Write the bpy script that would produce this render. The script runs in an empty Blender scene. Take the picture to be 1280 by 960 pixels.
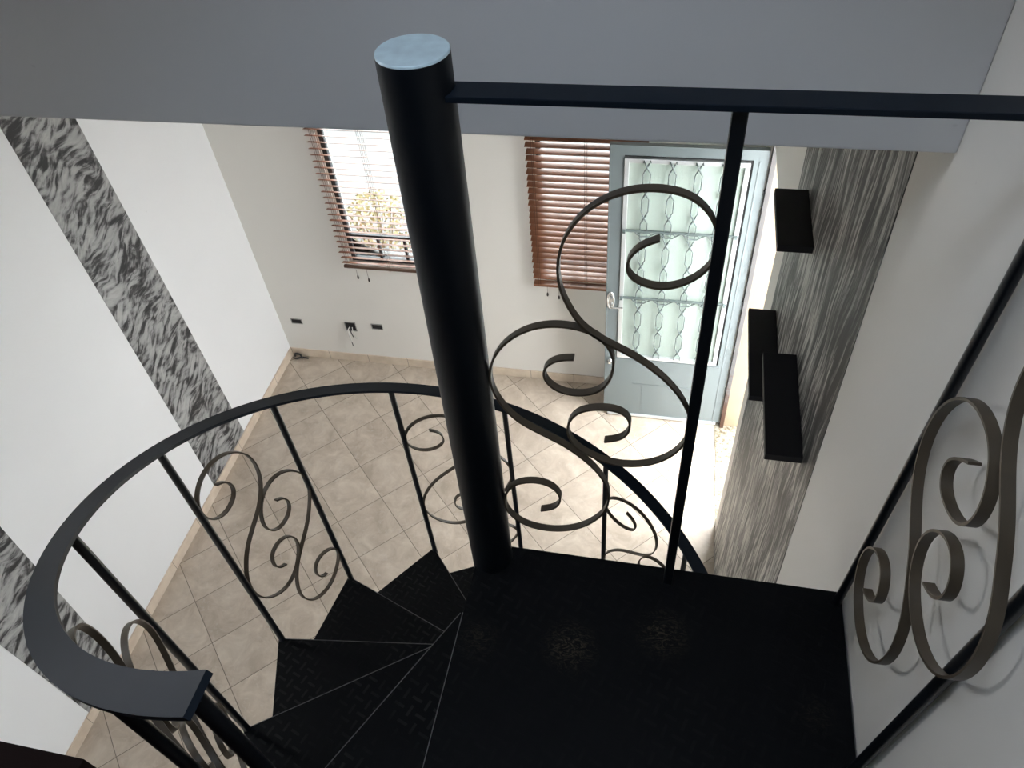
import bpy, bmesh, math, random
from mathutils import Vector, Matrix
random.seed(7)
S = bpy.context.scene
COL = S.collection

# ------------------------------------------------------------------ camera, sky, exposure
cam_d = bpy.data.cameras.new('camera')
cam = bpy.data.objects.new('camera', cam_d)
COL.objects.link(cam)
cam.matrix_world = Matrix(((0.97783, -0.097555, 0.185286, 3.04569), (0.196936, 0.729144, -0.655412, -4.101),
                           (-0.071162, 0.677371, 0.732191, 4.4762), (0, 0, 0, 1)))
cam_d.sensor_fit = 'HORIZONTAL'; cam_d.sensor_width = 36; cam_d.lens = 27.174
cam_d.clip_start = 0.02; cam_d.clip_end = 200
S.camera = cam

world = bpy.data.worlds.new('sky'); S.world = world
world.use_nodes = True
bg = world.node_tree.nodes['Background']
bg.inputs[0].default_value = (0.93, 0.965, 1.0, 1)
bg.inputs[1].default_value = 1.0

S.view_settings.view_transform = 'Standard'
S.view_settings.look = 'None'
S.view_settings.gamma = 1
S.view_settings.use_curve_mapping = False
S.view_settings.exposure = 4.52

def portal(name, loc, rot, sx, sy):
    d = bpy.data.lights.new(name, 'AREA'); d.shape = 'RECTANGLE'; d.size = sx; d.size_y = sy
    d.cycles.is_portal = True
    o = bpy.data.objects.new(name, d); COL.objects.link(o); o.location = loc; o.rotation_euler = rot
PI = math.pi
portal('daylight_portal', (1.09, 0.16, 1.63), (-PI/2, 0, 0), 0.66, 1.16)
portal('daylight_portal', (2.50, 0.16, 1.63), (-PI/2, 0, 0), 0.66, 1.16)
portal('daylight_portal', (3.67, -0.725, 1.18), (0, PI/2, 0), 2.34, 0.85)
portal('daylight_portal', (2.8, -3.925, 5.45), (0, 0, 0), 0.6, 0.55)
portal('daylight_portal', (1.75, -6.78, 1.6), (PI/2, 0, 0), 1.0, 0.7)
portal('daylight_portal', (-0.18, -2.98, 4.45), (0, -PI/2, 0), 1.0, 0.26)

# ------------------------------------------------------------------ material helpers
def new_mat(name):
    m = bpy.data.materials.new(name); m.use_nodes = True
    nt = m.node_tree; nt.nodes.clear()
    out = nt.nodes.new('ShaderNodeOutputMaterial')
    p = nt.nodes.new('ShaderNodeBsdfPrincipled')
    nt.links.new(p.outputs[0], out.inputs[0])
    return m, nt, p
def N(nt, typ, **kw):
    n = nt.nodes.new(typ)
    for k, v in kw.items(): setattr(n, k, v)
    return n
def L(nt, a, b): nt.links.new(a, b)
def math_(nt, op, a, b=None):
    n = N(nt, 'ShaderNodeMath', operation=op)
    for i, v in enumerate((a, b)):
        if v is None: continue
        if isinstance(v, (int, float)): n.inputs[i].default_value = v
        else: L(nt, v, n.inputs[i])
    return n.outputs[0]
def ramp(nt, fac, stops):
    n = N(nt, 'ShaderNodeValToRGB'); e = n.color_ramp.elements
    while len(e) < len(stops): e.new(0.5)
    for el, (p, c) in zip(e, stops):
        el.position = p; el.color = (c[0], c[1], c[2], 1)
    L(nt, fac, n.inputs[0]); return n.outputs[0]
def mixc(nt, fac, a, b, mode='MIX'):
    n = N(nt, 'ShaderNodeMix', data_type='RGBA', blend_type=mode)
    for i, v in ((0, fac), (6, a), (7, b)):
        if isinstance(v, (int, float)): n.inputs[i].default_value = v
        elif isinstance(v, tuple): n.inputs[i].default_value = (v[0], v[1], v[2], 1)
        else: L(nt, v, n.inputs[i])
    return n.outputs[2]
def noise(nt, vec, scale, detail=4, rough=0.5, dist=0.0):
    n = N(nt, 'ShaderNodeTexNoise'); n.inputs['Scale'].default_value = scale
    n.inputs['Detail'].default_value = detail; n.inputs['Roughness'].default_value = rough
    n.inputs['Distortion'].default_value = dist
    if vec is not None: L(nt, vec, n.inputs['Vector'])
    return n.outputs['Fac']
def bump(nt, p, height, strength, dist=0.01):
    b = N(nt, 'ShaderNodeBump'); b.inputs['Strength'].default_value = strength; b.inputs['Distance'].default_value = dist
    L(nt, height, b.inputs['Height']); L(nt, b.outputs[0], p.inputs['Normal'])
def pos(nt): return N(nt, 'ShaderNodeNewGeometry').outputs['Position']
def stroke(nt, vec, phi, sc, off=0):          # brush-stroke coordinates: long along phi in the y-z plane
    r = mapping(nt, vec, (1, 1, 1), (math.radians(-phi), 0, 0), (0, off, 0))
    return mapping(nt, r, (0.5, sc[0], sc[1]))
def objc(nt): return N(nt, 'ShaderNodeTexCoord').outputs['Object']
def mapping(nt, vec, scale=(1, 1, 1), rot=(0, 0, 0), loc=(0, 0, 0)):
    m = N(nt, 'ShaderNodeMapping'); m.inputs['Scale'].default_value = scale
    m.inputs['Rotation'].default_value = rot; m.inputs['Location'].default_value = loc
    L(nt, vec, m.inputs['Vector']); return m.outputs[0]

def simple(name, col, rough=0.5, metal=0.0, var=0.12, scale=12, spec=None, bmp=0.0):
    m, nt, p = new_mat(name)
    v = objc(nt)
    f = noise(nt, v, scale, 4)
    c = mixc(nt, f, tuple(x*(1-var) for x in col), tuple(min(1, x*(1+var)) for x in col))
    L(nt, c, p.inputs['Base Color'])
    p.inputs['Roughness'].default_value = rough; p.inputs['Metallic'].default_value = metal
    if spec is not None: p.inputs['Specular IOR Level'].default_value = spec
    if bmp: bump(nt, p, noise(nt, v, scale*6, 3), bmp, 0.002)
    return m

def paint(name, col, rough=0.6):
    m, nt, p = new_mat(name); v = pos(nt)
    f = noise(nt, v, 1.3, 3)
    c = mixc(nt, f, tuple(x*0.965 for x in col), tuple(min(1, x*1.03) for x in col))
    # small specks
    s = noise(nt, v, 34, 1)
    k = ramp(nt, s, [(0.0, (0, 0, 0)), (0.80, (0, 0, 0)), (0.84, (1, 1, 1))])
    c = mixc(nt, math_(nt, 'MULTIPLY', k, 0.25), c, tuple(x*0.5 for x in col))
    L(nt, c, p.inputs['Base Color']); p.inputs['Roughness'].default_value = rough
    bump(nt, p, noise(nt, v, 60, 3), 0.08, 0.003)
    return m

M = {}
M['wall'] = paint('white_wall_paint', (0.775, 0.75, 0.70))
M['wall_lit'] = paint('white_wall_paint_lit', (0.86, 0.865, 0.87))  # same wall paint, left wall's daylight put into a brighter, cooler colour
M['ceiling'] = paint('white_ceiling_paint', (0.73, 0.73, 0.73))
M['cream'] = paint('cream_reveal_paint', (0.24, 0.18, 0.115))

# tiled floor: square tiles laid diagonally, 34 cm pitch
def tile_mat():
    m, nt, p = new_mat('beige_ceramic_tiles'); v = pos(nt)
    c, s, t = math.cos(0.78666), math.sin(0.78666), 0.34
    def dot(vec):
        d = N(nt, 'ShaderNodeVectorMath', operation='DOT_PRODUCT'); L(nt, v, d.inputs[0]); d.inputs[1].default_value = vec
        return d.outputs['Value']
    a = math_(nt, 'ADD', dot((c/t, s/t, 0)), 0.17295); b = math_(nt, 'ADD', dot((s/t, -c/t, 0)), -2.19686)
    fa, fb = math_(nt, 'FLOOR', a), math_(nt, 'FLOOR', b)
    def edge(x):
        f = math_(nt, 'FRACT', x)
        return math_(nt, 'MINIMUM', f, math_(nt, 'SUBTRACT', 1.0, f))
    e = math_(nt, 'MINIMUM', edge(a), edge(b))
    grout = math_(nt, 'LESS_THAN', e, 0.0062)
    cb = N(nt, 'ShaderNodeCombineXYZ'); L(nt, fa, cb.inputs[0]); L(nt, fb, cb.inputs[1])
    w = N(nt, 'ShaderNodeTexWhiteNoise'); L(nt, cb.outputs[0], w.inputs['Vector'])
    off = N(nt, 'ShaderNodeVectorMath', operation='MULTIPLY_ADD'); L(nt, w.outputs['Color'], off.inputs[0])
    off.inputs[1].default_value = (9, 9, 9); L(nt, v, off.inputs[2])
    n1 = noise(nt, off.outputs[0], 7, 6, 0.62, 0.6)
    n2 = noise(nt, off.outputs[0], 22, 5, 0.6, 1.2)
    base = ramp(nt, n1, [(0.32, (0.43, 0.352, 0.275)), (0.52, (0.54, 0.452, 0.362)), (0.70, (0.64, 0.555, 0.455))])
    vein = ramp(nt, n2, [(0.0, (0, 0, 0)), (0.56, (0, 0, 0)), (0.66, (1, 1, 1))])
    base = mixc(nt, math_(nt, 'MULTIPLY', vein, 0.28), base, (0.66, 0.60, 0.53))
    tint = math_(nt, 'ADD', math_(nt, 'MULTIPLY', w.outputs['Value'], 0.08), 0.96)
    vm = N(nt, 'ShaderNodeVectorMath', operation='SCALE'); L(nt, base, vm.inputs[0]); L(nt, tint, vm.inputs['Scale'])
    col = mixc(nt, grout, vm.outputs[0], (0.21, 0.175, 0.14))
    L(nt, col, p.inputs['Base Color'])
    rg = math_(nt, 'ADD', math_(nt, 'MULTIPLY', grout, 0.5), 0.34); L(nt, rg, p.inputs['Roughness'])
    h = N(nt, 'ShaderNodeMapRange'); L(nt, e, h.inputs[0]); h.inputs[1].default_value = 0.0; h.inputs[2].default_value = 0.012
    bump(nt, p, h.outputs[0], 0.5, 0.002)
    return m
M['tiles'] = tile_mat()

def skirting_mat():
    m, nt, p = new_mat('cream_skirting_tiles'); v = pos(nt)
    n1 = noise(nt, v, 9, 5)
    base = ramp(nt, n1, [(0.3, (0.60, 0.49, 0.38)), (0.7, (0.74, 0.63, 0.51))])
    sp = N(nt, 'ShaderNodeSeparateXYZ'); L(nt, v, sp.inputs[0])
    f = math_(nt, 'FRACT', math_(nt, 'DIVIDE', math_(nt, 'ADD', sp.outputs[0], sp.outputs[1]), 0.34))
    g = math_(nt, 'LESS_THAN', f, 0.012)
    L(nt, mixc(nt, g, base, (0.33, 0.27, 0.21)), p.inputs['Base Color']); p.inputs['Roughness'].default_value = 0.4
    return m
M['skirting'] = skirting_mat()

# black and grey faux-marble bands brushed on the left wall (plane y-z)
def marble_left():
    m, nt, p = new_mat('black_grey_marbled_paint'); v = pos(nt)
    warp = N(nt, 'ShaderNodeTexNoise'); warp.inputs['Scale'].default_value = 3.2; L(nt, v, warp.inputs['Vector'])
    wv = N(nt, 'ShaderNodeVectorMath', operation='MULTIPLY_ADD'); L(nt, warp.outputs['Color'], wv.inputs[0])
    wv.inputs[1].default_value = (0.16, 0.16, 0.16); L(nt, v, wv.inputs[2])
    a = noise(nt, stroke(nt, wv.outputs[0], 4, (6, 23)), 1.0, 5, 0.6, 0.5)
    d = noise(nt, stroke(nt, wv.outputs[0], 34, (7, 28), 3.3), 1.0, 4, 0.6, 0.3)
    e = noise(nt, stroke(nt, wv.outputs[0], -24, (5, 20), 7.1), 1.0, 4, 0.6, 0.5)
    c = noise(nt, v, 4.0, 3)
    sel = ramp(nt, noise(nt, v, 5.0, 2), [(0.42, (0, 0, 0)), (0.58, (1, 1, 1))])
    m1 = N(nt, 'ShaderNodeMix'); L(nt, sel, m1.inputs[0]); L(nt, a, m1.inputs[2]); L(nt, d, m1.inputs[3])
    f = math_(nt, 'ADD', math_(nt, 'ADD', math_(nt, 'MULTIPLY', m1.outputs[0], 0.66), math_(nt, 'MULTIPLY', e, 0.18)), math_(nt, 'MULTIPLY', c, 0.22))
    col = ramp(nt, f, [(0.445, (0.014, 0.014, 0.016)), (0.485, (0.06, 0.06, 0.06)), (0.515, (0.20, 0.20, 0.20)), (0.55, (0.34, 0.34, 0.335)), (0.64, (0.45, 0.45, 0.44))])
    L(nt, col, p.inputs['Base Color']); p.inputs['Roughness'].default_value = 0.5
    bump(nt, p, f, 0.3, 0.004)
    return m
M['marble'] = marble_left()
def streak_right():
    m, nt, p = new_mat('grey_streaked_paint'); v = pos(nt)
    warp = N(nt, 'ShaderNodeTexNoise'); warp.inputs['Scale'].default_value = 2.0; L(nt, v, warp.inputs['Vector'])
    wv = N(nt, 'ShaderNodeVectorMath', operation='MULTIPLY_ADD'); L(nt, warp.outputs['Color'], wv.inputs[0])
    wv.inputs[1].default_value = (0.14, 0.14, 0.14); L(nt, v, wv.inputs[2])
    v1 = mapping(nt, wv.outputs[0], (1, 34, 2.6)); v2 = mapping(nt, wv.outputs[0], (1, 80, 5.0), (math.radians(4), 0, 0), (0, 5, 2))
    a = noise(nt, v1, 1.0, 6, 0.68, 0.6); b = noise(nt, v2, 1.0, 5, 0.66, 0.4); c = noise(nt, v, 1.6, 3)
    f = math_(nt, 'ADD', math_(nt, 'ADD', math_(nt, 'MULTIPLY', a, 0.5), math_(nt, 'MULTIPLY', b, 0.34)), math_(nt, 'MULTIPLY', c, 0.18))
    col = ramp(nt, f, [(0.45, (0.018, 0.017, 0.016)), (0.485, (0.07, 0.068, 0.065)), (0.512, (0.17, 0.165, 0.155)), (0.54, (0.34, 0.33, 0.305)), (0.58, (0.60, 0.59, 0.55))])
    L(nt, col, p.inputs['Base Color']); p.inputs['Roughness'].default_value = 0.55
    bump(nt, p, f, 0.3, 0.004)
    return m
M['streak'] = streak_right()

M['black_steel'] = simple('black_painted_steel', (0.005, 0.007, 0.010), 0.33, 0, 0.25, 20, 0.5)
M['pole'] = simple('dark_navy_black_pole_paint', (0.003, 0.005, 0.008), 0.45, 0, 0.2, 14, 0.3)
M['rail'] = simple('slate_black_rail_paint', (0.007, 0.012, 0.020), 0.45, 0, 0.25, 16, 0.2)
M['cap'] = simple('pale_blue_steel_cap', (0.62, 0.76, 0.82), 0.38, 0.1, 0.25, 40, 0.5)  # pale blue, far paler than the pole paint
M['scroll'] = simple('bronze_brown_scroll_paint', (0.078, 0.058, 0.037), 0.40, 0, 0.25, 25, 0.5)
def plate_mat(name, stains=(), spec=0.10, rough=0.55, glint=0.12):
    m, nt, p = new_mat(name); v = pos(nt)
    r = mapping(nt, v, (32, 32, 0), (0, 0, math.radians(20)))
    sp = N(nt, 'ShaderNodeSeparateXYZ'); L(nt, r, sp.inputs[0])
    x, y = sp.outputs[0], sp.outputs[1]
    fx = math_(nt, 'ABSOLUTE', math_(nt, 'SUBTRACT', math_(nt, 'FRACT', x), 0.5)); fy = math_(nt, 'ABSOLUTE', math_(nt, 'SUBTRACT', math_(nt, 'FRACT', y), 0.5))
    par = math_(nt, 'ABSOLUTE', math_(nt, 'MODULO', math_(nt, 'ADD', math_(nt, 'FLOOR', x), math_(nt, 'FLOOR', y)), 2.0))
    d1 = math_(nt, 'MULTIPLY', math_(nt, 'LESS_THAN', fx, 0.44), math_(nt, 'LESS_THAN', fy, 0.11))
    d2 = math_(nt, 'MULTIPLY', math_(nt, 'LESS_THAN', fy, 0.44), math_(nt, 'LESS_THAN', fx, 0.11))
    h = math_(nt, 'ADD', math_(nt, 'MULTIPLY', par, d1), math_(nt, 'MULTIPLY', math_(nt, 'SUBTRACT', 1.0, par), d2))
    col = mixc(nt, noise(nt, v, 18, 4), (0.0018, 0.0022, 0.0030), (0.0040, 0.0045, 0.0055))
    for (sx, sy, rad, k) in stains:                 # worn scuffs with a shape of their own
        d = N(nt, 'ShaderNodeVectorMath', operation='DISTANCE'); L(nt, v, d.inputs[0]); d.inputs[1].default_value = (sx, sy, 2.806)
        f = N(nt, 'ShaderNodeMapRange'); L(nt, d.outputs['Value'], f.inputs[0]); f.inputs[1].default_value = rad; f.inputs[2].default_value = rad*0.2
        n = noise(nt, mapping(nt, v, (34, 60, 1)), 1.0, 6, 0.7, 3.5)
        q = ramp(nt, n, [(0.0, (0, 0, 0)), (0.49, (0, 0, 0)), (0.60, (1, 1, 1))])
        fac = math_(nt, 'MULTIPLY', math_(nt, 'MULTIPLY', f.outputs[0], q), k)
        col = mixc(nt, fac, col, (0.065, 0.053, 0.036))
    glint_mask = ramp(nt, noise(nt, v, 5, 2), [(0.42, (0, 0, 0)), (0.62, (1, 1, 1))])
    col = mixc(nt, math_(nt, 'MULTIPLY', math_(nt, 'MULTIPLY', h, glint_mask), glint), col, (0.030, 0.030, 0.029))  # raised dashes paled in patches, painting the window's reflection on them
    L(nt, col, p.inputs['Base Color']); p.inputs['Roughness'].default_value = rough
    p.inputs['Specular IOR Level'].default_value = spec
    bump(nt, p, h, 0.8, 0.002)
    return m
M['plate'] = plate_mat('black_checkered_plate', (), 0.13, 0.38, 0.6)
M['landing'] = plate_mat('black_landing_plate', [(2.909, -3.37, 0.07, 0.9), (3.109, -3.306, 0.07, 0.7), (2.702, -3.39, 0.06, 0.4), (3.43, -3.43, 0.05, 0.3)])

M['door'] = simple('grey_blue_door_enamel', (0.150, 0.176, 0.180), 0.32, 0, 0.05, 5)
M['alu'] = simple('pale_sash_metal', (0.62, 0.64, 0.64), 0.3, 0.5, 0.08, 20)
M['grille'] = simple('dark_grey_grille_iron', (0.10, 0.125, 0.12), 0.35, 0.0, 0.2, 40)
M['gap_dark'] = simple('black_gap_shade', (0.01, 0.01, 0.01), 0.7)  # black strips stand in for the shade in the open sash gap
M['chrome'] = simple('worn_chrome', (0.62, 0.62, 0.60), 0.25, 0.9, 0.2, 40)
M['winframe'] = simple('dark_grey_window_steel', (0.055, 0.058, 0.062), 0.4, 0, 0.2, 20)
M['slat'] = simple('reddish_brown_wood_slat', (0.23, 0.088, 0.040), 0.45, 0, 0.25, 9)
M['cord'] = simple('brown_cord', (0.10, 0.05, 0.03), 0.8)
M['tassel'] = simple('dark_wood_tassel', (0.03, 0.02, 0.015), 0.5)
M['paler'] = simple('pale_steel_edge', (0.16, 0.155, 0.15), 0.45, 0.3, 0.6, 60)  # thin pale strip along tread and landing edges
M['shelf'] = simple('matt_black_shelf_board', (0.006, 0.006, 0.008), 0.6, 0, 0.2, 15, 0.25)
M['box'] = simple('black_box_interior', (0.012, 0.012, 0.012), 0.7)
M['boxrim'] = simple('grey_box_rim', (0.30, 0.29, 0.27), 0.6)
M['wire'] = simple('white_wire_sleeve', (0.62, 0.60, 0.57), 0.5)
M['wire_dark'] = simple('dark_wire_sleeve', (0.03, 0.03, 0.03), 0.5)
M['rust'] = None
M['maroon'] = simple('dark_maroon_floor', (0.010, 0.0025, 0.0025), 0.6, 0, 0.3, 8, 0.1)
M['concrete'] = simple('grey_yard_paving', (0.075, 0.075, 0.074), 0.8, 0, 0.1, 3)
M['garden_wall'] = simple('grey_garden_wall', (0.11, 0.11, 0.108), 0.8, 0, 0.05, 3)
M['bounce_path'] = simple('pale_bounce_paving', (0.70, 0.70, 0.69), 0.8, 0, 0.06, 3)
M['sky_screen'] = simple('white_sky_screen', (0.80, 0.80, 0.79), 0.8, 0, 0.05, 3)
M['leaf'] = simple('yellow_green_leaf', (0.095, 0.078, 0.026), 0.5, 0, 0.3, 9)
M['stem'] = simple('brown_stem', (0.10, 0.07, 0.04), 0.8)
def rust_mat():
    m, nt, p = new_mat('grey_jamb_rusty_at_foot'); v = pos(nt)
    sp = N(nt, 'ShaderNodeSeparateXYZ'); L(nt, v, sp.inputs[0])
    n = noise(nt, v, 22, 5, 0.65)
    low = N(nt, 'ShaderNodeMapRange'); L(nt, sp.outputs[2], low.inputs[0]); low.inputs[1].default_value = 0.62; low.inputs[2].default_value = 0.0
    f = ramp(nt, math_(nt, 'ADD', math_(nt, 'MULTIPLY', n, 0.8), math_(nt, 'MULTIPLY', low.outputs[0], 0.5)), [(0.52, (0, 0, 0)), (0.66, (1, 1, 1))])
    g = mixc(nt, noise(nt, v, 6, 3), (0.060, 0.056, 0.054), (0.10, 0.094, 0.092))
    L(nt, mixc(nt, f, g, (0.050, 0.021, 0.010)), p.inputs['Base Color']); p.inputs['Roughness'].default_value = 0.6
    return m
M['rust'] = rust_mat()
def granite_mat():
    m, nt, p = new_mat('speckled_rough_threshold'); v = pos(nt)
    n = noise(nt, v, 42, 5, 0.7)
    c = ramp(nt, n, [(0.37, (0.08, 0.055, 0.025)), (0.46, (0.19, 0.165, 0.115)), (0.60, (0.26, 0.24, 0.20))])
    L(nt, c, p.inputs['Base Color']); p.inputs['Roughness'].default_value = 0.7
    bump(nt, p, n, 0.4, 0.004); return m
M['granite'] = granite_mat()
def clear_glass(name, tint):
    m = bpy.data.materials.new(name); m.use_nodes = True; nt = m.node_tree; nt.nodes.clear()
    out = N(nt, 'ShaderNodeOutputMaterial'); t = N(nt, 'ShaderNodeBsdfTransparent'); g = N(nt, 'ShaderNodeBsdfGlossy')
    t.inputs[0].default_value = tint; g.inputs['Roughness'].default_value = 0.02
    fr = N(nt, 'ShaderNodeFresnel'); fr.inputs[0].default_value = 1.45; mx = N(nt, 'ShaderNodeMixShader')
    L(nt, fr.outputs[0], mx.inputs[0]); L(nt, t.outputs[0], mx.inputs[1]); L(nt, g.outputs[0], mx.inputs[2]); L(nt, mx.outputs[0], out.inputs[0])
    return m
M['glass'] = clear_glass('clear_window_glass', (0.96, 0.98, 0.97, 1)); M['skyglass'] = clear_glass('blue_tinted_skylight_glass', (0.86, 0.92, 1.0, 1))
def frosted():
    m, nt, p = new_mat('frosted_green_glass'); v = objc(nt)
    p.inputs['Base Color'].default_value = (0.62, 0.71, 0.65, 1); p.inputs['Roughness'].default_value = 0.45
    p.inputs['Transmission Weight'].default_value = 0.55; p.inputs['IOR'].default_value = 1.35
    bump(nt, p, noise(nt, v, 90, 3), 0.25, 0.003); return m
M['frosted'] = frosted()

# ------------------------------------------------------------------ mesh builder
class MB:
    def __init__(s): s.v = []; s.f = []; s.sm = []
    def add(s, vs, fs, smooth=False):
        b = len(s.v); s.v += [Vector(x) for x in vs]
        for f in fs: s.f.append([b+i for i in f]); s.sm.append(smooth)
        return s
    def box(s, x0, x1, y0, y1, z0, z1):
        return s.add([(x, y, z) for z in (z0, z1) for y in (y0, y1) for x in (x0, x1)],
                     [(0, 2, 3, 1), (4, 5, 7, 6), (0, 1, 5, 4), (2, 6, 7, 3), (0, 4, 6, 2), (1, 3, 7, 5)])
    def bbox(s, x0, x1, y0, y1, z0, z1, bev=0.003, seg=2):   # bevelled box
        bm = bmesh.new(); bmesh.ops.create_cube(bm, size=1)
        bmesh.ops.scale(bm, vec=(x1-x0, y1-y0, z1-z0), verts=bm.verts)
        bmesh.ops.translate(bm, vec=((x0+x1)/2, (y0+y1)/2, (z0+z1)/2), verts=bm.verts)
        bmesh.ops.bevel(bm, geom=list(bm.edges), offset=bev, segments=seg, affect='EDGES', profile=0.6)
        bm.verts.index_update()
        s.add([v.co.copy() for v in bm.verts], [[v.index for v in f.verts] for f in bm.faces]); bm.free(); return s
    def tube(s, pts, r, n=12, caps=True, taper=None):
        pts = [Vector(p) for p in pts]; rings = []
        t0 = (pts[1]-pts[0]).normalized()
        u = t0.orthogonal().normalized()
        for i, p in enumerate(pts):
            t = (pts[min(i+1, len(pts)-1)]-pts[max(i-1, 0)]).normalized()
            u = (u-t*u.dot(t)).normalized(); w = t.cross(u)
            rr = r if taper is None else r*taper[i]
            rings.append([p+(u*math.cos(2*PI*k/n)+w*math.sin(2*PI*k/n))*rr for k in range(n)])
        vs = [v for rg in rings for v in rg]; fs = []
        for i in range(len(rings)-1):
            for k in range(n): fs.append((i*n+k, i*n+(k+1) % n, (i+1)*n+(k+1) % n, (i+1)*n+k))
        s.add(vs, fs, True)
        if caps:
            s.add(rings[0], [tuple(reversed(range(n)))]); s.add(rings[-1], [tuple(range(n))])
        return s
    def ribbon(s, frames, hw, ht):        # frames: (point, across, normal); rectangular section 2hw x 2ht
        vs = []; fs = []; n = len(frames)
        for p, a, nn in frames:
            p, a, nn = Vector(p), Vector(a), Vector(nn)
            vs += [p+a*hw+nn*ht, p+a*hw-nn*ht, p-a*hw-nn*ht, p-a*hw+nn*ht]
        flat = []
        for k in range(4):                # each side keeps its own vertices so that the edges stay crisp
            k2 = (k+1) % 4; row = []
            for i in range(n): row += [vs[i*4+k], vs[i*4+k2]]
            s.add(row, [(2*i, 2*i+1, 2*i+3, 2*i+2) for i in range(n-1)], True)
        s.add(vs[:4], [(3, 2, 1, 0)]); s.add(vs[-4:], [(0, 1, 2, 3)])
        return s
    def prism(s, poly, z0, z1):
        n = len(poly)
        vs = [(x, y, z0) for x, y in poly]+[(x, y, z1) for x, y in poly]
        fs = [tuple(reversed(range(n))), tuple(range(n, 2*n))]+[(i, (i+1) % n, n+(i+1) % n, n+i) for i in range(n)]
        return s.add(vs, fs)
    def build(s, name, mat, parent=None, bevel=0.0, fix=True):
        me = bpy.data.meshes.new(name)
        lo = Vector((0, 0, 0))
        root = parent
        while root is not None and root.parent is not None: root = root.parent
        if root is not None: lo = root.location.copy()
        else:
            xs = [v.x for v in s.v]; ys = [v.y for v in s.v]; zs = [v.z for v in s.v]
            lo = Vector(((min(xs)+max(xs))/2, (min(ys)+max(ys))/2, min(zs)))
        me.from_pydata([v-lo for v in s.v], [], s.f)
        me.polygons.foreach_set('use_smooth', s.sm)
        if fix:
            bm = bmesh.new(); bm.from_mesh(me); bmesh.ops.recalc_face_normals(bm, faces=bm.faces); bm.to_mesh(me); bm.free()
        me.materials.append(mat); me.update()
        o = bpy.data.objects.new(name, me); COL.objects.link(o)
        if root is None: o.location = lo
        else: o.parent = parent
        if bevel:
            md = o.modifiers.new('bevel', 'BEVEL'); md.width = bevel; md.segments = 2; md.limit_method = 'ANGLE'
        return o
def tag(o, label, cat, group=None, kind=None):
    o['label'] = label; o['category'] = cat
    if group: o['group'] = group
    if kind: o['kind'] = kind
    return o
def thing(name, loc, label, cat, group=None, kind=None):
    o = bpy.data.objects.new(name, None); o.empty_display_size = 0.1; COL.objects.link(o); o.location = loc
    return tag(o, label, cat, group, kind)
def smooth_curve(pts, per=5):
    pts = [Vector(p) for p in pts]; n = len(pts); out = []
    for i in range(n-1):
        p0, p1, p2, p3 = pts[max(i-1, 0)], pts[i], pts[i+1], pts[min(i+2, n-1)]
        for k in range(per):
            t = k/per
            out.append(0.5*((2*p1)+(p2-p0)*t+(2*p0-5*p1+4*p2-p3)*t*t+(3*p1-p0-3*p2+p3)*t**3))
    out.append(pts[-1]); return out
def relax(pts, it=3):
    pts = [Vector(p) for p in pts]
    for _ in range(it):
        q = pts[:]
        for i in range(1, len(pts)-1): q[i] = pts[i]*0.5+(pts[i-1]+pts[i+1])*0.25
        pts = q
    return pts

# ------------------------------------------------------------------ the shell
W = 3.505; YB = -6.6; ZT = 5.30
fl = MB().box(-0.15, W+0.0, YB, 0.0, -0.12, 0.0).build('floor', M['tiles'])
tag(fl, 'beige ceramic tile floor laid diagonally in the room below', 'floor', kind='structure')
wl = MB(); LWN = (-3.11, -2.85, 3.95, 4.95)  # unseen slot opening added to light the right wall
wl.box(-0.15, 0, YB, LWN[0], 0, ZT); wl.box(-0.15, 0, LWN[1], 0.15, 0, ZT); wl.box(-0.15, 0, LWN[0], LWN[1], 0, LWN[2]); wl.box(-0.15, 0, LWN[0], LWN[1], LWN[3], ZT)
wl = wl.build('wall_left', M['wall_lit'])
tag(wl, 'bright white wall on the left carrying two marbled bands', 'wall', kind='structure')
wf = MB()
def cells(mb, axis, a0, a1, z0, z1, t0, t1, holes):
    A = sorted({a0, a1} | {h[0] for h in holes} | {h[1] for h in holes}); Z = sorted({z0, z1} | {h[2] for h in holes} | {h[3] for h in holes})
    for i in range(len(A)-1):
        for j in range(len(Z)-1):
            ca, cz = (A[i]+A[i+1])/2, (Z[j]+Z[j+1])/2
            if any(h[0] < ca < h[1] and h[2] < cz < h[3] for h in holes): continue
            if axis == 'x': mb.box(A[i], A[i+1], t0, t1, Z[j], Z[j+1])
            else: mb.box(t0, t1, A[i], A[i+1], Z[j], Z[j+1])
WIN = [(0.765, 1.42, 1.028, 2.20), (2.175, 2.83, 1.06, 2.20)]
cells(wf, 'x', 0.0, W, 0, ZT, 0.0, 0.15, WIN)
tag(wf.build('wall_front', M['wall']), 'off-white far wall with two blind-covered windows', 'wall', kind='structure')
wr = MB(); DO = (-1.15, -0.275, 0.0, 2.35)
cells(wr, 'y', YB, 0.15, 0, ZT, W, W+0.15, [DO])
tag(wr.build('wall_right', M['wall']), 'off-white wall on the right with the doorway and shelves', 'wall', kind='structure')
wb = MB(); BW = (1.25, 2.25, 1.25, 1.95)  # unseen window opening added as fill light for the room below
cells(wb, 'x', -0.15, W+0.15, 0, ZT, YB-0.15, YB, [BW])
tag(wb.build('wall_back', M['wall']), 'white wall behind the stairwell', 'wall', kind='structure')
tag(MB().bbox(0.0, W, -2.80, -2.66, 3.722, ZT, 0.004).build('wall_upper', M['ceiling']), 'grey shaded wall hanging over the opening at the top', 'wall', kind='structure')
tag(MB().box(0.0, W, -2.66, 0.0, 3.74, 3.90).build('ceiling', M['ceiling']), 'white ceiling of the room below', 'ceiling', kind='structure')
uc = MB()
SK = (2.5, 3.1, -4.2, -3.65)  # unseen skylight added to light the stairwell from above
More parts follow.
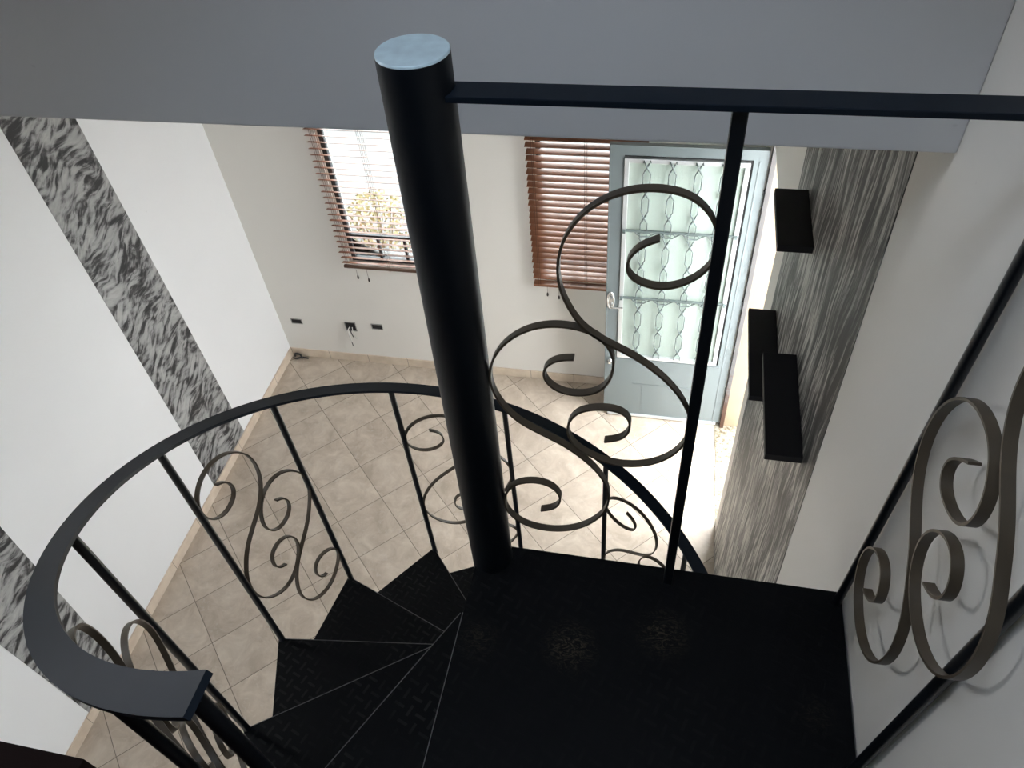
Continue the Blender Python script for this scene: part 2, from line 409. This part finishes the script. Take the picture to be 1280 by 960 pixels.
for x0, x1, y0, y1 in ((0, W, YB, SK[2]), (0, W, SK[3], -2.66), (0, SK[0], SK[2], SK[3]), (SK[1], W, SK[2], SK[3])):
    uc.box(x0, x1, y0, y1, ZT, ZT+0.15)
tag(uc.build('ceiling_upper', M['ceiling']), 'white ceiling over the stairwell', 'ceiling', kind='structure')
sk = MB()
for x0, x1, y0, y1 in ((SK[0], SK[1], SK[2], SK[2]+0.05), (SK[0], SK[1], SK[3]-0.05, SK[3]), (SK[0], SK[0]+0.05, SK[2], SK[3]), (SK[1]-0.05, SK[1], SK[2], SK[3]), (2.79, 2.81, SK[2], SK[3])):
    sk.box(x0, x1, y0, y1, ZT+0.03, ZT+0.10)
sko = tag(sk.build('skylight_added', M['alu']), 'added skylight over the stairwell, out of view', 'skylight', kind='structure')
MB().box(SK[0]+0.05, SK[1]-0.05, SK[2]+0.05, SK[3]-0.05, ZT+0.06, ZT+0.066).build('pane', M['skyglass'], sko)
us = MB()
us.box(0, W, YB, -4.0, 2.64, 2.80); us.box(0, 1.93, -4.0, -3.785, 2.64, 2.80)
tag(us.build('floor_upper', M['maroon']), 'dark maroon upper floor edge at the bottom left', 'floor', kind='structure')
bl = MB().bbox(0.0, 0.011, YB, -0.011, 0, 0.08, 0.002).build('baseboard_left', M['skirting'])
tag(bl, 'cream tile skirting along the left wall', 'baseboard', kind='structure')
bf = MB().bbox(0.0, W, -0.011, 0.0, 0, 0.08, 0.002).build('baseboard_front', M['skirting'])
tag(bf, 'beige tile skirting along the far wall', 'baseboard', kind='structure')

# painted bands
def band_left(name, ya0, yb0, ya1, yb1, label):
    # (ya: edge nearer the far wall, yb: edge nearer the stairs; 0 = at skirting, 1 = top)
    z0, z1 = 0.08, 3.74
    mb = MB(); vs = []
    for x in (0.0, 0.0018):
        vs += [(x, ya0, z0), (x, yb0, z0), (x, yb1, z1), (x, ya1, z1)]
    mb.add(vs, [(0, 1, 2, 3), (7, 6, 5, 4), (0, 4, 5, 1), (1, 5, 6, 2), (2, 6, 7, 3), (3, 7, 4, 0)])
    tag(mb.build(name, M['marble']), label, 'painted band', kind='structure')
band_left('trim_1', -0.914, -1.418, -0.985, -1.395, 'black and grey marbled band on the left wall nearest the far corner')
band_left('trim_2', -2.715, -3.035, -2.52, -3.05, 'black and grey marbled band on the left wall behind the handrail')
mb = MB()
le = [(-1.40, 3.74), (-1.345, 2.86), (-1.375, 2.44), (-1.37, 2.1), (-1.295, 1.74), (-1.285, 1.3), (-1.285, 0.86), (-1.30, 0.6), (-1.255, 0.36), (-1.262, 0.2), (-1.22, 0.0)]
re = [(-2.80, 0.0), (-2.69, 2.0), (-2.60, 3.60), (-2.595, 3.74)]
po = le+re; n = len(po)
vs = [(W, y, z) for y, z in po]+[(W-0.002, y, z) for y, z in po]
mb.add(vs, [tuple(range(n)), tuple(reversed(range(n, 2*n)))]+[(i, (i+1) % n, n+(i+1) % n, n+i) for i in range(n)])
tag(mb.build('trim_3', M['streak']), 'wide grey streaked band on the right wall behind the shelves', 'painted band', kind='structure')

# doorway in the right wall: threshold, sunlit reveal, steel jamb
th = MB()
pl = [(3.476, -0.285), (3.480, -0.42), (3.494, -0.60), (3.490, -0.80), (3.500, -1.0), (3.503, -1.16), (3.66, -1.16), (3.66, -0.285)]
th.prism(pl, -0.02, 0.006)
tag(th.build('trim_4', M['granite']), 'rough speckled strip at the doorway beside the open door', 'threshold', kind='structure')
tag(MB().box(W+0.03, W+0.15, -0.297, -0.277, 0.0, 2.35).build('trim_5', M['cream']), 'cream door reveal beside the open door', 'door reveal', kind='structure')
jb = MB().bbox(W+0.006, W+0.034, -0.325, -0.277, 0.0, 2.349, 0.003)
tag(jb.build('trim_6', M['rust']), 'grey steel door jamb rusty at its foot', 'door jamb', kind='structure')

# ------------------------------------------------------------------ windows (steel frame, bars, panes)
def window(name, x0, x1, z0, z1, label):
    root = thing(name, ((x0+x1)/2, 0.07, z0), label, 'window', kind='structure')
    f = MB(); y0, y1 = 0.045, 0.085; t = 0.03
    f.bbox(x0, x0+t, y0, y1, z0, z1); f.bbox(x1-t, x1, y0, y1, z0, z1)
    f.bbox(x0+t, x1-t, y0, y1, z0, z0+t); f.bbox(x0+t, x1-t, y0, y1, z1-t, z1)
    f.build('frame', M['winframe'], root)
    b = MB(); b.bbox(x0+t, x1-t, y0+0.005, y1-0.005, z0+0.205, z0+0.227)
    nb = 3; xs = [x0+t+(x1-x0-2*t)*k/nb for k in range(1, nb)]
    for x in xs: b.bbox(x-0.009, x+0.009, y0+0.008, y1-0.008, z0+t, z0+0.205)
    b.build('glazing_bars', M['winframe'], root)
    MB().box(x0+t, x1-t, 0.063, 0.067, z0+t, z1-t).build('pane', M['glass'], root)
    s = MB().bbox(x0+0.001, x1-0.001, 0.088, 0.18, z0+0.0005, z0+0.02); s.build('sill', M['garden_wall'], root)
window('window_1', *WIN[0], 'bright window behind the open slats, left of the black pole')
window('window_2', *WIN[1], 'window behind the closed brown blind beside the door')

# ------------------------------------------------------------------ venetian blinds
def blind(x0, x1, zt, zb, tilt, label, stacked):
    yc = -0.043
    root = thing('venetian_blind', ((x0+x1)/2, yc, zb), label, 'blind', 'wooden venetian blinds')
    MB().bbox(x0, x1, -0.075, -0.001, zt-0.055, zt, 0.003).build('head_rail', M['slat'], root)
    sl = MB(); pitch = 0.0455; hw = 0.025; z = zt-0.085; xs = (x0+0.045, (x0+x1)/2, x1-0.045)
    zs = []
    while z > zb+0.045:
        zs.append(z); z -= pitch
    for i, z in enumerate(zs):
        a = tilt+random.uniform(-0.03, 0.03)
        if stacked and i >= len(zs)-4: a = tilt*0.3+random.uniform(-0.05, 0.05)
        ca, sa = math.cos(a), math.sin(a); jx = random.uniform(-0.003, 0.003); sag = random.uniform(-0.003, 0.003)
        prof = [(-hw, -0.0), (-hw*0.5, 0.0025), (0, 0.0033), (hw*0.5, 0.0025), (hw, 0.0), (hw, -0.0022), (0, 0.0008), (-hw, -0.0022)]
        vs = []
        for x, zz in ((x0+jx, z), (x1+jx, z+sag)):
            for py, pz in prof: vs.append((x, yc+py*ca-pz*sa*-1, zz+pz*ca-py*sa))
        k = len(prof)
        sl.add(vs, [tuple(range(k)), tuple(reversed(range(k, 2*k)))]+[(j, (j+1) % k, k+(j+1) % k, k+j) for j in range(k)])
    sl.build('slats', M['slat'], root)
    MB().bbox(x0, x1, yc-0.026 if stacked else yc-0.011, yc+0.026 if stacked else yc+0.011, zb, zb+0.02, 0.003).build('bottom_rail', M['slat' if stacked else 'cord'], root)
    for x in xs:
        c = MB()
        for dx, y in ((-0.006, yc-0.028), (0.006, yc-0.028), (-0.006, yc+0.027), (0.006, yc+0.027)):
            c.tube([(x+dx, y, zt-0.055), (x+dx, y, zb+0.01)], 0.0011, 5)
        c.build('ladder_cord', M['cord'], root)
    for x, dz in ((x0+0.095, 0.055), (x0+0.175, 0.075), (x1-0.06, 0.05)):
        MB().tube([(x, yc-0.02, zb+0.001), (x, yc-0.02, zb-dz)], 0.0012, 5).build('pull_cord', M['cord'], root)
        MB().tube([(x, yc-0.02, zb-dz+0.003), (x, yc-0.02, zb-dz-0.006), (x, yc-0.02, zb-dz-0.022), (x, yc-0.02, zb-dz-0.03)], 0.0075, 10, True, [0.35, 0.8, 1.0, 0.6]).build('tassel', M['tassel'], root)
    return root
blind(0.735, 1.45, 2.30, 1.030, math.radians(25), 'wooden venetian blind with open slats over the bright left window', False)
blind(2.134, 2.86, 2.30, 1.005, math.radians(-10), 'reddish brown venetian blind with closed slats beside the door', True)

# ------------------------------------------------------------------ the open door, its leaf parallel to the far wall
DY = -0.295
dr = thing('door_1', (3.50, DY, 0.0), 'grey steel door standing open with frosted glass and iron grille', 'door', kind='structure')
X0, X1, Z0, Z1 = 2.660, 3.502, 0.030, 2.245
SX0, SX1, SZ0, SZ1 = 2.742, 3.428, 0.617, 2.185      # opening for the glazed sash
lf = MB(); a, b = DY, DY+0.035
lf.box(X0, SX0, a, b, Z0, Z1); lf.box(SX1, X1, a, b, Z0, Z1); lf.box(SX0, SX1, a, b, Z0, SZ0); lf.box(SX0, SX1, a, b, SZ1, Z1)
lf.build('leaf', M['door'], dr, 0.0)
fd = MB()                                            # raised edges folded in the sheet
fd.bbox(X0+0.002, X0+0.010, a-0.004, a-0.0005, Z0, Z1, 0.001); fd.bbox(3.455, 3.462, a-0.004, a-0.0005, Z0, 2.18, 0.001)
fd.bbox(2.72, 3.44, a-0.005, a-0.0005, 0.598, 0.606, 0.0015)
fd.bbox(2.86, 3.36, a-0.003, a-0.0005, 0.36, 0.364, 0.001); fd.bbox(2.93, 2.934, a-0.003, a-0.0005, 0.06, 0.36, 0.001)
fd.build('fold_lines', M['door'], dr)
gp = MB()
gp.box(SX0, SX1, a+0.010, a+0.030, SZ1-0.014, SZ1-0.0005); gp.box(SX1-0.012, SX1-0.0005, a+0.010, a+0.030, SZ0, SZ1-0.014)
gp.build('gap_shade', M['gap_dark'], dr)
sh = MB(); q = 0.026
x0, x1, z0, z1 = SX0+0.002, SX1-0.014, SZ0+0.002, SZ1-0.016
sh.bbox(x0, x0+q, a-0.008, a+0.024, z0, z1); sh.bbox(x1-q, x1, a-0.008, a+0.024, z0, z1)
sh.bbox(x0+q, x1-q, a-0.008, a+0.024, z0, z0+q); sh.bbox(x0+q, x1-q, a-0.008, a+0.024, z1-q, z1)
sash = sh.build('sash_frame', M['alu'], dr)
MB().box(x0+q, x1-q, a+0.012, a+0.017, z0+q, z1-q).build('glass', M['frosted'], dr)
gl, gr, gb, gt = x0+q, x1-q, z0+q, z1-q
yg = a-0.010
HB = (1.693, 1.172)
for zc in HB:
    h = MB(); h.bbox(gl-0.015, gr+0.015, yg-0.007, yg+0.007, zc-0.006, zc+0.006, 0.002)
    h.tube([(gl-0.02, yg-0.012, zc), (gl-0.004, yg-0.012, zc)], 0.013, 12); h.tube([(gr+0.004, yg-0.012, zc), (gr+0.02, yg-0.012, zc)], 0.013, 12)
    for k in range(4):                                # flat elongated links along the bar
        xa = 2.835+k*0.14; xb = xa+0.085; hz = 0.014; zz = zc-0.024
        h.tube([(xa, yg, zz), (xa+0.018, yg, zz+hz), (xb-0.018, yg, zz+hz), (xb, yg, zz), (xb-0.018, yg, zz-hz), (xa+0.018, yg, zz-hz), (xa, yg, zz)], 0.0042, 6)
        h.tube([(xb, yg, zz), (xb+0.035, yg, zc)], 0.0042, 6); h.tube([(xa, yg, zz), (xa-0.02, yg, zc)], 0.0042, 6)
    h.build('grille_bar', M['grille'], dr)
segs = [(gt+0.004, HB[0]+0.006, [2.122, 1.954, 1.789]), (HB[0]-0.006, HB[1]+0.006, [1.600, 1.432, 1.262]), (HB[1]-0.006, gb-0.004, [1.078, 0.896, 0.715])]
for xc in (2.870, 3.010, 3.150, 3.288):
    c = MB(); w = 0.0195
    for ztop, zbot, cr in segs:
        for sgn in (1, -1):
            pts = [(xc+sgn*w, yg, ztop)]; s_ = sgn
            for z in cr:
                pts += [(xc+s_*w, yg+0.004*s_, z+0.042), (xc+s_*w*0.3, yg+0.006*s_, z+0.013), (xc-s_*w*0.3, yg+0.006*s_, z-0.013), (xc-s_*w, yg-0.004*s_, z-0.042)]
                s_ = -s_
            pts.append((xc+s_*w, yg, zbot))
            c.tube(pts, 0.0036, 6)
            for z in cr:
                c.tube([(xc-sgn*0.011, yg-0.002, z-0.024), (xc, yg-0.003, z), (xc+sgn*0.011, yg-0.002, z+0.024)], 0.0052, 6)
    c.build('grille_chain', M['grille'], dr)
hd = MB()
ring = [(2.690+0.020*math.cos(t), a-0.006, 1.135+0.066*math.sin(t)) for t in [2*PI*k/24 for k in range(25)]]
hd.tube(ring, 0.0065, 8); hd.bbox(2.676, 2.704, a-0.007, a-0.001, 1.085, 1.185, 0.002)
hd.tube([(2.692, a-0.012, 1.155), (2.692, a-0.03, 1.155)], 0.011, 12)
hp = hd.build('handle_plate', M['chrome'], dr)
MB().tube([(2.694, a-0.004, 1.100), (2.696, a-0.034, 1.100), (2.715, a-0.038, 1.100), (2.772, a-0.036, 1.103)], 0.0065, 10).build('lever', M['chrome'], hp)
MB().tube([(2.697, a-0.001, 0.572), (2.697, a-0.006, 0.572), (2.697, a-0.012, 0.572), (2.697, a-0.024, 0.572)], 0.020, 16, True, [1, 1, 0.6, 0.55]).build('lock_knob', M['chrome'], dr)
MB().bbox(X0+0.03, X1-0.02, a-0.012, b+0.008, 0.012, 0.034, 0.003).build('sweep', M['alu'], dr)
for z in (0.35, 1.15, 1.95):
    MB().tube([(X1+0.004, a+0.004, z-0.05), (X1+0.004, a+0.004, z+0.05)], 0.007, 10).build('hinge', M['door'], dr)

# ------------------------------------------------------------------ floating shelves on the right wall
def shelf(y0, y1, z, d, label):
    o = MB().bbox(W-0.0022-d, W-0.0022, y1, y0, z-0.028, z, 0.0025).build('floating_shelf', M['shelf'])
    tag(o, label, 'shelf', 'black floating shelves')
shelf(-1.577, -1.912, 2.850, 0.116, 'short black floating shelf, topmost of the three on the streaked band')
shelf(-1.505, -2.010, 2.210, 0.112, 'long black floating shelf, lowest of the three and nearest the doorway')
shelf(-2.083, -2.535, 2.520, 0.112, 'black floating shelf at middle height, overlapping the lowest one from above')

# ------------------------------------------------------------------ open wall boxes near the far left corner
def wallbox(xc, zc, w, h, label, wires):
    root = thing('outlet_box', (xc, 0, zc), label, 'outlet', 'uncovered outlet boxes on the far wall')
    rim = MB(); t = 0.006
    for x0, x1, z0, z1 in ((-w, w, h-t, h), (-w, w, -h, -h+t), (-w, -w+t, -h+t, h-t), (w-t, w, -h+t, h-t)):
        rim.bbox(xc+x0, xc+x1, -0.006, 0.0, zc+z0, zc+z1, 0.001)
    rim.build('rim', M['boxrim'], root)
    ins = MB(); ins.box(xc-w+t, xc+w-t, -0.003, 0.0, zc-h+t, zc+h-t)
    ins.bbox(xc-w*0.5, xc+w*0.5, -0.005, -0.003, zc-h*0.35, zc+h*0.35, 0.0008)
    ins.build('box_inside', M['box'], root)
    if wires:
        for dx, ln, mt, r in ((-0.018, 0.16, 'wire', 0.0045), (0.004, 0.10, 'wire_dark', 0.004), (0.022, 0.115, 'wire', 0.003)):
            MB().tube(smooth_curve([(xc+dx*0.5, -0.003, zc-0.005), (xc+dx, -0.03, zc-0.02), (xc+dx*1.1, -0.028, zc-ln*0.6), (xc+dx*1.3+0.004, -0.022, zc-ln)], 4), r, 7).build('wire', M[mt], root)
        MB().tube([(xc-0.019, -0.024, zc-0.155), (xc-0.017, -0.024, zc-0.195)], 0.0035, 7).build('wire_end', M['wire_dark'], root)
wallbox(0.153, 0.393, 0.047, 0.026, 'small uncovered outlet slot nearest the far left corner', False)
wallbox(0.615, 0.388, 0.047, 0.047, 'square uncovered outlet box with wires hanging out', True)
wallbox(0.840, 0.410, 0.047, 0.028, 'small uncovered outlet slot just right of the hanging wires', False)
cs = MB().tube(smooth_curve([(0.035, -0.028, 0.004), (0.04, -0.03, 0.03), (0.06, -0.04, 0.05), (0.09, -0.03, 0.03), (0.11, -0.05, 0.008)], 4), 0.008, 7)
cs.tube(smooth_curve([(0.03, -0.05, 0.007), (0.07, -0.06, 0.012), (0.10, -0.035, 0.008), (0.16, -0.04, 0.007)], 4), 0.007, 7)
tag(cs.build('cable_stub', M['wire_dark']), 'dark cable stub on the floor in the far left corner', 'cable')

# ------------------------------------------------------------------ spiral staircase
CX, CY, R, ZL = 2.685, -3.164, 0.743, 2.803
DZ = ZL/13; HR = 0.984
def ang(k): return math.radians(-148.4-27.55*(k-2))
def rim_pt(k, z, r=R): a_ = ang(k); return Vector((CX+r*math.cos(a_), CY+r*math.sin(a_), z))
st = thing('spiral_staircase', (CX, CY, 0.0), 'black steel spiral staircase with scrollwork railings and a square landing', 'staircase')
B0 = Vector((2.668, -3.178, 0.0)); B1 = Vector((2.697, -3.170, 4.053)); RP = 0.0492
ax = (B1-B0).normalized()
MB().tube([B0, B0.lerp(B1, 0.5), B1-ax*0.004], RP, 48).build('center_pole', M['pole'], st)
MB().tube([B1-ax*0.0035, B1-ax*0.001, B1], RP, 48, True, [0.995, 0.992, 0.965]).build('pole_cap', M['cap'], st)['label'] = 'pale blue steel cap of the pole'
def lean(z): return B0.lerp(B1, z/4.053)
# treads
for k in range(1, 13):
    z = ZL-DZ*k; pc = lean(z)
    u = Vector((math.cos(ang(k)), math.sin(ang(k)), 0)); rn = Vector((u.y, -u.x, 0))
    cf = rim_pt(k, z, R+0.012); cr = rim_pt(k-1.07, z, R+0.012)
    u2 = Vector((math.cos(ang(k-1)), math.sin(ang(k-1)), 0)); ln = Vector((-u2.y, u2.x, 0))
    tf = pc+rn*0.053+u*0.01; tr = pc+ln*0.04
    poly = [(tf.x, tf.y), (cf.x, cf.y), (cr.x, cr.y), (tr.x, tr.y)]
    t = MB().prism(poly, z-0.006, z)
    pv = [Vector((p[0], p[1], 0)) for p in poly]; cen = sum(pv, Vector())/4
    for i in (0, 1, 2):                               # folded lips on three sides
        p, q_ = pv[i], pv[i+1]; d = (q_-p).normalized(); nn = Vector((d.y, -d.x, 0))
        if nn.dot(cen-p) < 0: nn = -nn
        c4 = [p, q_, q_+nn*0.005, p+nn*0.005]
        t.prism([(v.x, v.y) for v in c4], z-0.032, z-0.0055)
    t.tube([lean(z-0.06), lean(z-0.006)], RP+0.007, 32)
    tro = t.build('tread', M['plate'], st, 0.0012)
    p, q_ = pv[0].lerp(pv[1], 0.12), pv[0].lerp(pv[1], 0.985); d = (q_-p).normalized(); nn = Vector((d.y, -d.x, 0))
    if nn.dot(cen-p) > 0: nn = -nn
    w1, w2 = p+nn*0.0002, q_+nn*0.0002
    MB().prism([(v.x, v.y) for v in (w1, w2, w2+nn*0.0016, w1+nn*0.0016)], z-0.0035, z+0.0002).build('nosing', M['paler'], tro)['label'] = 'pale front edge'
# landing
ld = MB()
lp = [(2.652, -3.140), (W-0.004, -3.140), (W-0.004, -3.995), (2.652, -3.995)]
ld.prism(lp, ZL-0.007, ZL)
ld.box(2.652, W-0.004, -3.146, -3.140, ZL-0.05, ZL-0.0065); ld.box(2.652, 2.658, -3.995, -3.146, ZL-0.05, ZL-0.0065); ld.box(W-0.010, W-0.004, -3.995, -3.146, ZL-0.05, ZL-0.0065)
ld.box(2.658, W-0.010, -3.60, -3.57, ZL-0.05, ZL-0.0065)
ldo = ld.build('landing', M['landing'], st, 0.001)
MB().box(2.6503, 2.6518, -3.98, -3.33, ZL-0.003, ZL+0.0002).build('nosing', M['paler'], ldo)['label'] = 'pale edge'
# spiral handrail: flat bar
fr = []
K0, K1 = -0.085, 12.0
for i in range(241):
    k = K0+(K1-K0)*i/240; a_ = ang(k); z = ZL-DZ*k+HR
    rad = Vector((math.cos(a_), math.sin(a_), 0)); tang = Vector((math.sin(a_), -math.cos(a_), -DZ/math.radians(27.55)/R)).normalized()
    up = rad.cross(tang); up = up if up.z > 0 else -up
    fr.append((Vector((CX, CY, 0))+rad*R+Vector((0, 0, z)), rad, up))
MB().ribbon(fr, 0.0215, 0.0042).build('handrail', M['rail'], st)
# balusters: slim round bars from tread corner to handrail
def bar(p0, p1, r, name='baluster', mat='black_steel', n=14):
    return MB().tube([p0, (Vector(p0)+Vector(p1))/2, p1], r, n).build(name, M[mat], st)
kb = 2-(-148.4+107.7)/-27.55*1.0
kb = 2+(-148.4+107.7)/27.55
bar(rim_pt(kb, ZL-DZ-0.004), rim_pt(kb, ZL-DZ*kb+HR-0.004), 0.0095)
for k in range(2, 13):
    bar(rim_pt(k, ZL-DZ*k-0.02), rim_pt(k, ZL-DZ*k+HR-0.004), 0.0095)
e = rim_pt(K0+0.03, 0); bar((2.664, e.y, ZL-0.03), (2.664, e.y, ZL-DZ*K0+HR-0.009), 0.009, 'newel_post')
# scrolls of flat iron bar
def plane_frames(pts3, across):
    pts = relax(smooth_curve(pts3, 5), 14); out = []; n = len(pts)
    for i, p in enumerate(pts):
        t = (pts[min(i+1, n-1)]-pts[max(i-1, 0)]).normalized()
        a_ = across(p); a_ = (a_-t*a_.dot(t)).normalized()
        out.append((p, a_, t.cross(a_).normalized()))
    return out
def scroll(pts3, across, hw=0.0062, ht=0.0021):
    MB().ribbon(plane_frames(pts3, across), hw, ht).build('scroll', M['scroll'], st)
FAR_UPPER=[[3.027,3.785],[3.004,3.774],[2.987,3.756],[2.981,3.733],[2.987,3.713],[3.006,3.7],[3.033,3.694],[3.06,3.701],[3.085,3.718],[3.104,3.744],[3.11,3.769],[3.11,3.79],[3.101,3.82],[3.087,3.842],[3.065,3.86],[3.038,3.868],[3.005,3.869],[2.973,3.862],[2.944,3.847],[2.918,3.826],[2.896,3.795],[2.882,3.762],[2.876,3.727],[2.877,3.691],[2.884,3.661],[2.898,3.627],[2.915,3.599],[2.943,3.575],[2.973,3.558],[3.004,3.54],[3.035,3.515],[3.066,3.482],[3.089,3.447],[3.105,3.409],[3.112,3.369],[3.105,3.331],[3.089,3.292],[3.062,3.262],[3.025,3.241],[2.983,3.236],[2.949,3.245],[2.915,3.265],[2.893,3.289],[2.884,3.321],[2.886,3.35],[2.899,3.378],[2.919,3.393],[2.947,3.401],[2.971,3.401],[2.99,3.393],[3.001,3.376],[3.002,3.351],[2.995,3.331],[2.981,3.315],[2.955,3.306]]
FAR_LOWER=[[2.899,3.523],[2.87,3.519],[2.851,3.502],[2.843,3.482],[2.849,3.455],[2.873,3.434],[2.906,3.431],[2.939,3.442],[2.96,3.471],[2.968,3.506],[2.966,3.543],[2.953,3.569],[2.928,3.59],[2.898,3.598],[2.862,3.599],[2.826,3.587],[2.794,3.564],[2.767,3.532],[2.749,3.492],[2.743,3.452],[2.748,3.412],[2.765,3.372],[2.789,3.337],[2.829,3.311],[2.864,3.289],[2.88,3.277],[2.906,3.254],[2.932,3.223],[2.952,3.191],[2.966,3.148],[2.968,3.109],[2.961,3.067],[2.938,3.024],[2.904,2.987],[2.865,2.967],[2.824,2.961],[2.785,2.969],[2.756,2.994],[2.741,3.026],[2.739,3.059],[2.747,3.094],[2.765,3.126],[2.795,3.142],[2.823,3.145],[2.848,3.135],[2.863,3.111],[2.865,3.088],[2.858,3.065],[2.843,3.049],[2.82,3.039]]
SIDE_LEFT=[[-3.386,3.611],[-3.356,3.584],[-3.336,3.554],[-3.338,3.527],[-3.358,3.511],[-3.391,3.516],[-3.423,3.53],[-3.449,3.554],[-3.46,3.589],[-3.454,3.626],[-3.435,3.653],[-3.412,3.67],[-3.385,3.676],[-3.347,3.671],[-3.313,3.654],[-3.282,3.627],[-3.257,3.589],[-3.241,3.542],[-3.241,3.488],[-3.26,3.442],[-3.29,3.409],[-3.331,3.384],[-3.372,3.361],[-3.41,3.323],[-3.439,3.296],[-3.461,3.253],[-3.471,3.2],[-3.459,3.13],[-3.42,3.073],[-3.367,3.04],[-3.31,3.038],[-3.265,3.054],[-3.235,3.099],[-3.239,3.153],[-3.264,3.194],[-3.3,3.22],[-3.333,3.217],[-3.353,3.19],[-3.355,3.157],[-3.333,3.124],[-3.301,3.107]]
RING_A=[[3.254,2.88],[3.321,2.863],[3.368,2.834],[3.372,2.799],[3.315,2.781],[3.23,2.777],[3.143,2.79],[3.067,2.817],[3.009,2.858],[3.009,2.899],[3.061,2.93],[3.16,2.949],[3.291,2.95],[3.421,2.933],[3.523,2.902],[3.608,2.859],[3.644,2.807],[3.638,2.749],[3.59,2.703],[3.509,2.662],[3.414,2.639],[3.297,2.618],[3.185,2.596],[3.083,2.558],[3.024,2.516],[3.004,2.463],[3.06,2.391],[3.156,2.334],[3.279,2.291],[3.399,2.272],[3.525,2.286],[3.611,2.324],[3.655,2.362],[3.655,2.404],[3.6,2.442],[3.511,2.465],[3.416,2.466],[3.359,2.453],[3.336,2.419],[3.362,2.382],[3.446,2.358]]
RING_B=[[3.656,2.608],[3.728,2.591],[3.762,2.554],[3.732,2.519],[3.654,2.503],[3.567,2.503],[3.485,2.53],[3.441,2.571],[3.457,2.616],[3.514,2.659],[3.594,2.681],[3.689,2.691],[3.794,2.684],[3.889,2.66],[3.964,2.618],[3.998,2.57],[3.993,2.519],[3.929,2.459],[3.836,2.399],[3.73,2.358],[3.63,2.326],[3.525,2.286],[3.454,2.237],[3.419,2.178],[3.451,2.112],[3.554,2.054],[3.697,2.029],[3.825,2.04],[3.929,2.081],[3.983,2.122],[3.989,2.157],[3.933,2.188],[3.836,2.206],[3.743,2.205],[3.685,2.178],[3.68,2.139],[3.725,2.109],[3.781,2.101]]

YR = -3.172
for arr in (FAR_UPPER, FAR_LOWER):
    scroll([(x, YR, z) for x, z in arr], lambda p: Vector((0, 1, 0)), 0.0075)
XS = 3.466
for dy, dz in ((0, 0), (-0.143, 0.286)):
    scroll([(XS, y+dy, z+dz) for y, z in SIDE_LEFT], lambda p: Vector((1, 0, 0)), 0.0085)
def ring_scroll(arr, dk, stretch=1.0, kc=3.5, dzz=0.0, hw=0.0062):
    pts = []
    for k, z in arr:
        zrel = z-(ZL-DZ*k)
        kk = kc+dk+(k-3.5)*stretch
        pts.append(rim_pt(kk, ZL-DZ*kk+zrel+dzz, R-0.002))
    scroll(pts, lambda p: Vector((p.x-CX, p.y-CY, 0)).normalized(), hw)
for dk in (0, 2, 4, 6, 8):
    ring_scroll(RING_A, dk); ring_scroll(RING_B, dk)
ring_scroll(RING_A, 0, 1.45, (2+kb)/2, 0.04); ring_scroll(RING_B, 0, 1.38, (2+kb)/2, 0.02)
# guard rail of the landing
ZR = 4.000
MB().bbox(2.738, 3.502, YR-0.022, YR+0.022, ZR-0.006, ZR+0.003, 0.0015).build('guard_rail', M['rail'], st)
MB().bbox(3.458, 3.502, -3.99, YR-0.0225, ZR-0.006, ZR+0.003, 0.0015).build('guard_rail', M['rail'], st)
MB().bbox(3.102, 3.122, YR-0.010, YR+0.010, ZL-0.04, ZR-0.006, 0.002).build('guard_post', M['black_steel'], st)
bar((3.490, -3.1655, ZL-0.04), (3.490, -3.204, ZR-0.006), 0.0095, 'guard_post')
bar((3.490, -3.529, ZL-0.04), (3.490, -3.592, ZR-0.006), 0.0105, 'guard_post')

# ------------------------------------------------------------------ outdoors
tag(MB().box(-14, 16, -14, 16, -0.5, -0.13).build('ground', M['concrete']), 'pale concrete yard outside the windows', 'ground', kind='structure')
tag(MB().box(-4, 9, 4.2, 4.4, -0.13, 2.3).build('wall_garden', M['garden_wall']), 'white yard wall beyond the windows', 'wall', kind='structure')
sb = thing('shrub', (0.42, 1.25, -0.13), 'yellow-green shrub seen through the open slats of the left window', 'shrub')
lv = MB()
for i in range(900):
    t = random.uniform(0, 2*PI); h = random.random()
    rr = (0.10+0.30*math.sin(PI*min(1, h*0.9+0.1)))*math.sqrt(random.random())
    c = Vector((0.42+rr*math.cos(t), 1.25+rr*math.sin(t), 0.0+0.75*h))
    d = Vector((random.gauss(0, 1), random.gauss(0, 1), random.gauss(0.4, 0.7))).normalized(); w_ = d.orthogonal().normalized()
    l_, s_ = random.uniform(0.03, 0.055), random.uniform(0.009, 0.015)
    lv.add([c, c+d*l_*0.5+w_*s_, c+d*l_, c+d*l_*0.5-w_*s_], [(0, 1, 2, 3)])
lv.build('foliage', M['leaf'], sb, fix=False)
sm_ = MB()
for i in range(7):
    t = i*0.9; sm_.tube([(0.42+0.03*math.cos(t), 1.25+0.03*math.sin(t), -0.13), (0.42+0.1*math.cos(t), 1.25+0.1*math.sin(t), 0.2), (0.42+0.2*math.cos(t), 1.25+0.2*math.sin(t), 0.6)], 0.008, 6)
sm_.build('stems', M['stem'], sb)
tag(MB().box(5.3, 5.5, -7, 4.2, -0.13, 1.9).build('wall_sky_screen', M['sky_screen']), 'added white wall outside the doorway, screens the sky', 'wall', kind='structure')  # unseen wall added to cut sky light entering the doorway
tag(MB().box(W+0.15, 5.3, -7, 4.2, -0.13, -0.015).build('bounce_path', M['bounce_path']), 'added pale paving outside the doorway, bounces light', 'bounce_path', kind='structure')  # unseen pale paving added to bounce light onto the left wall
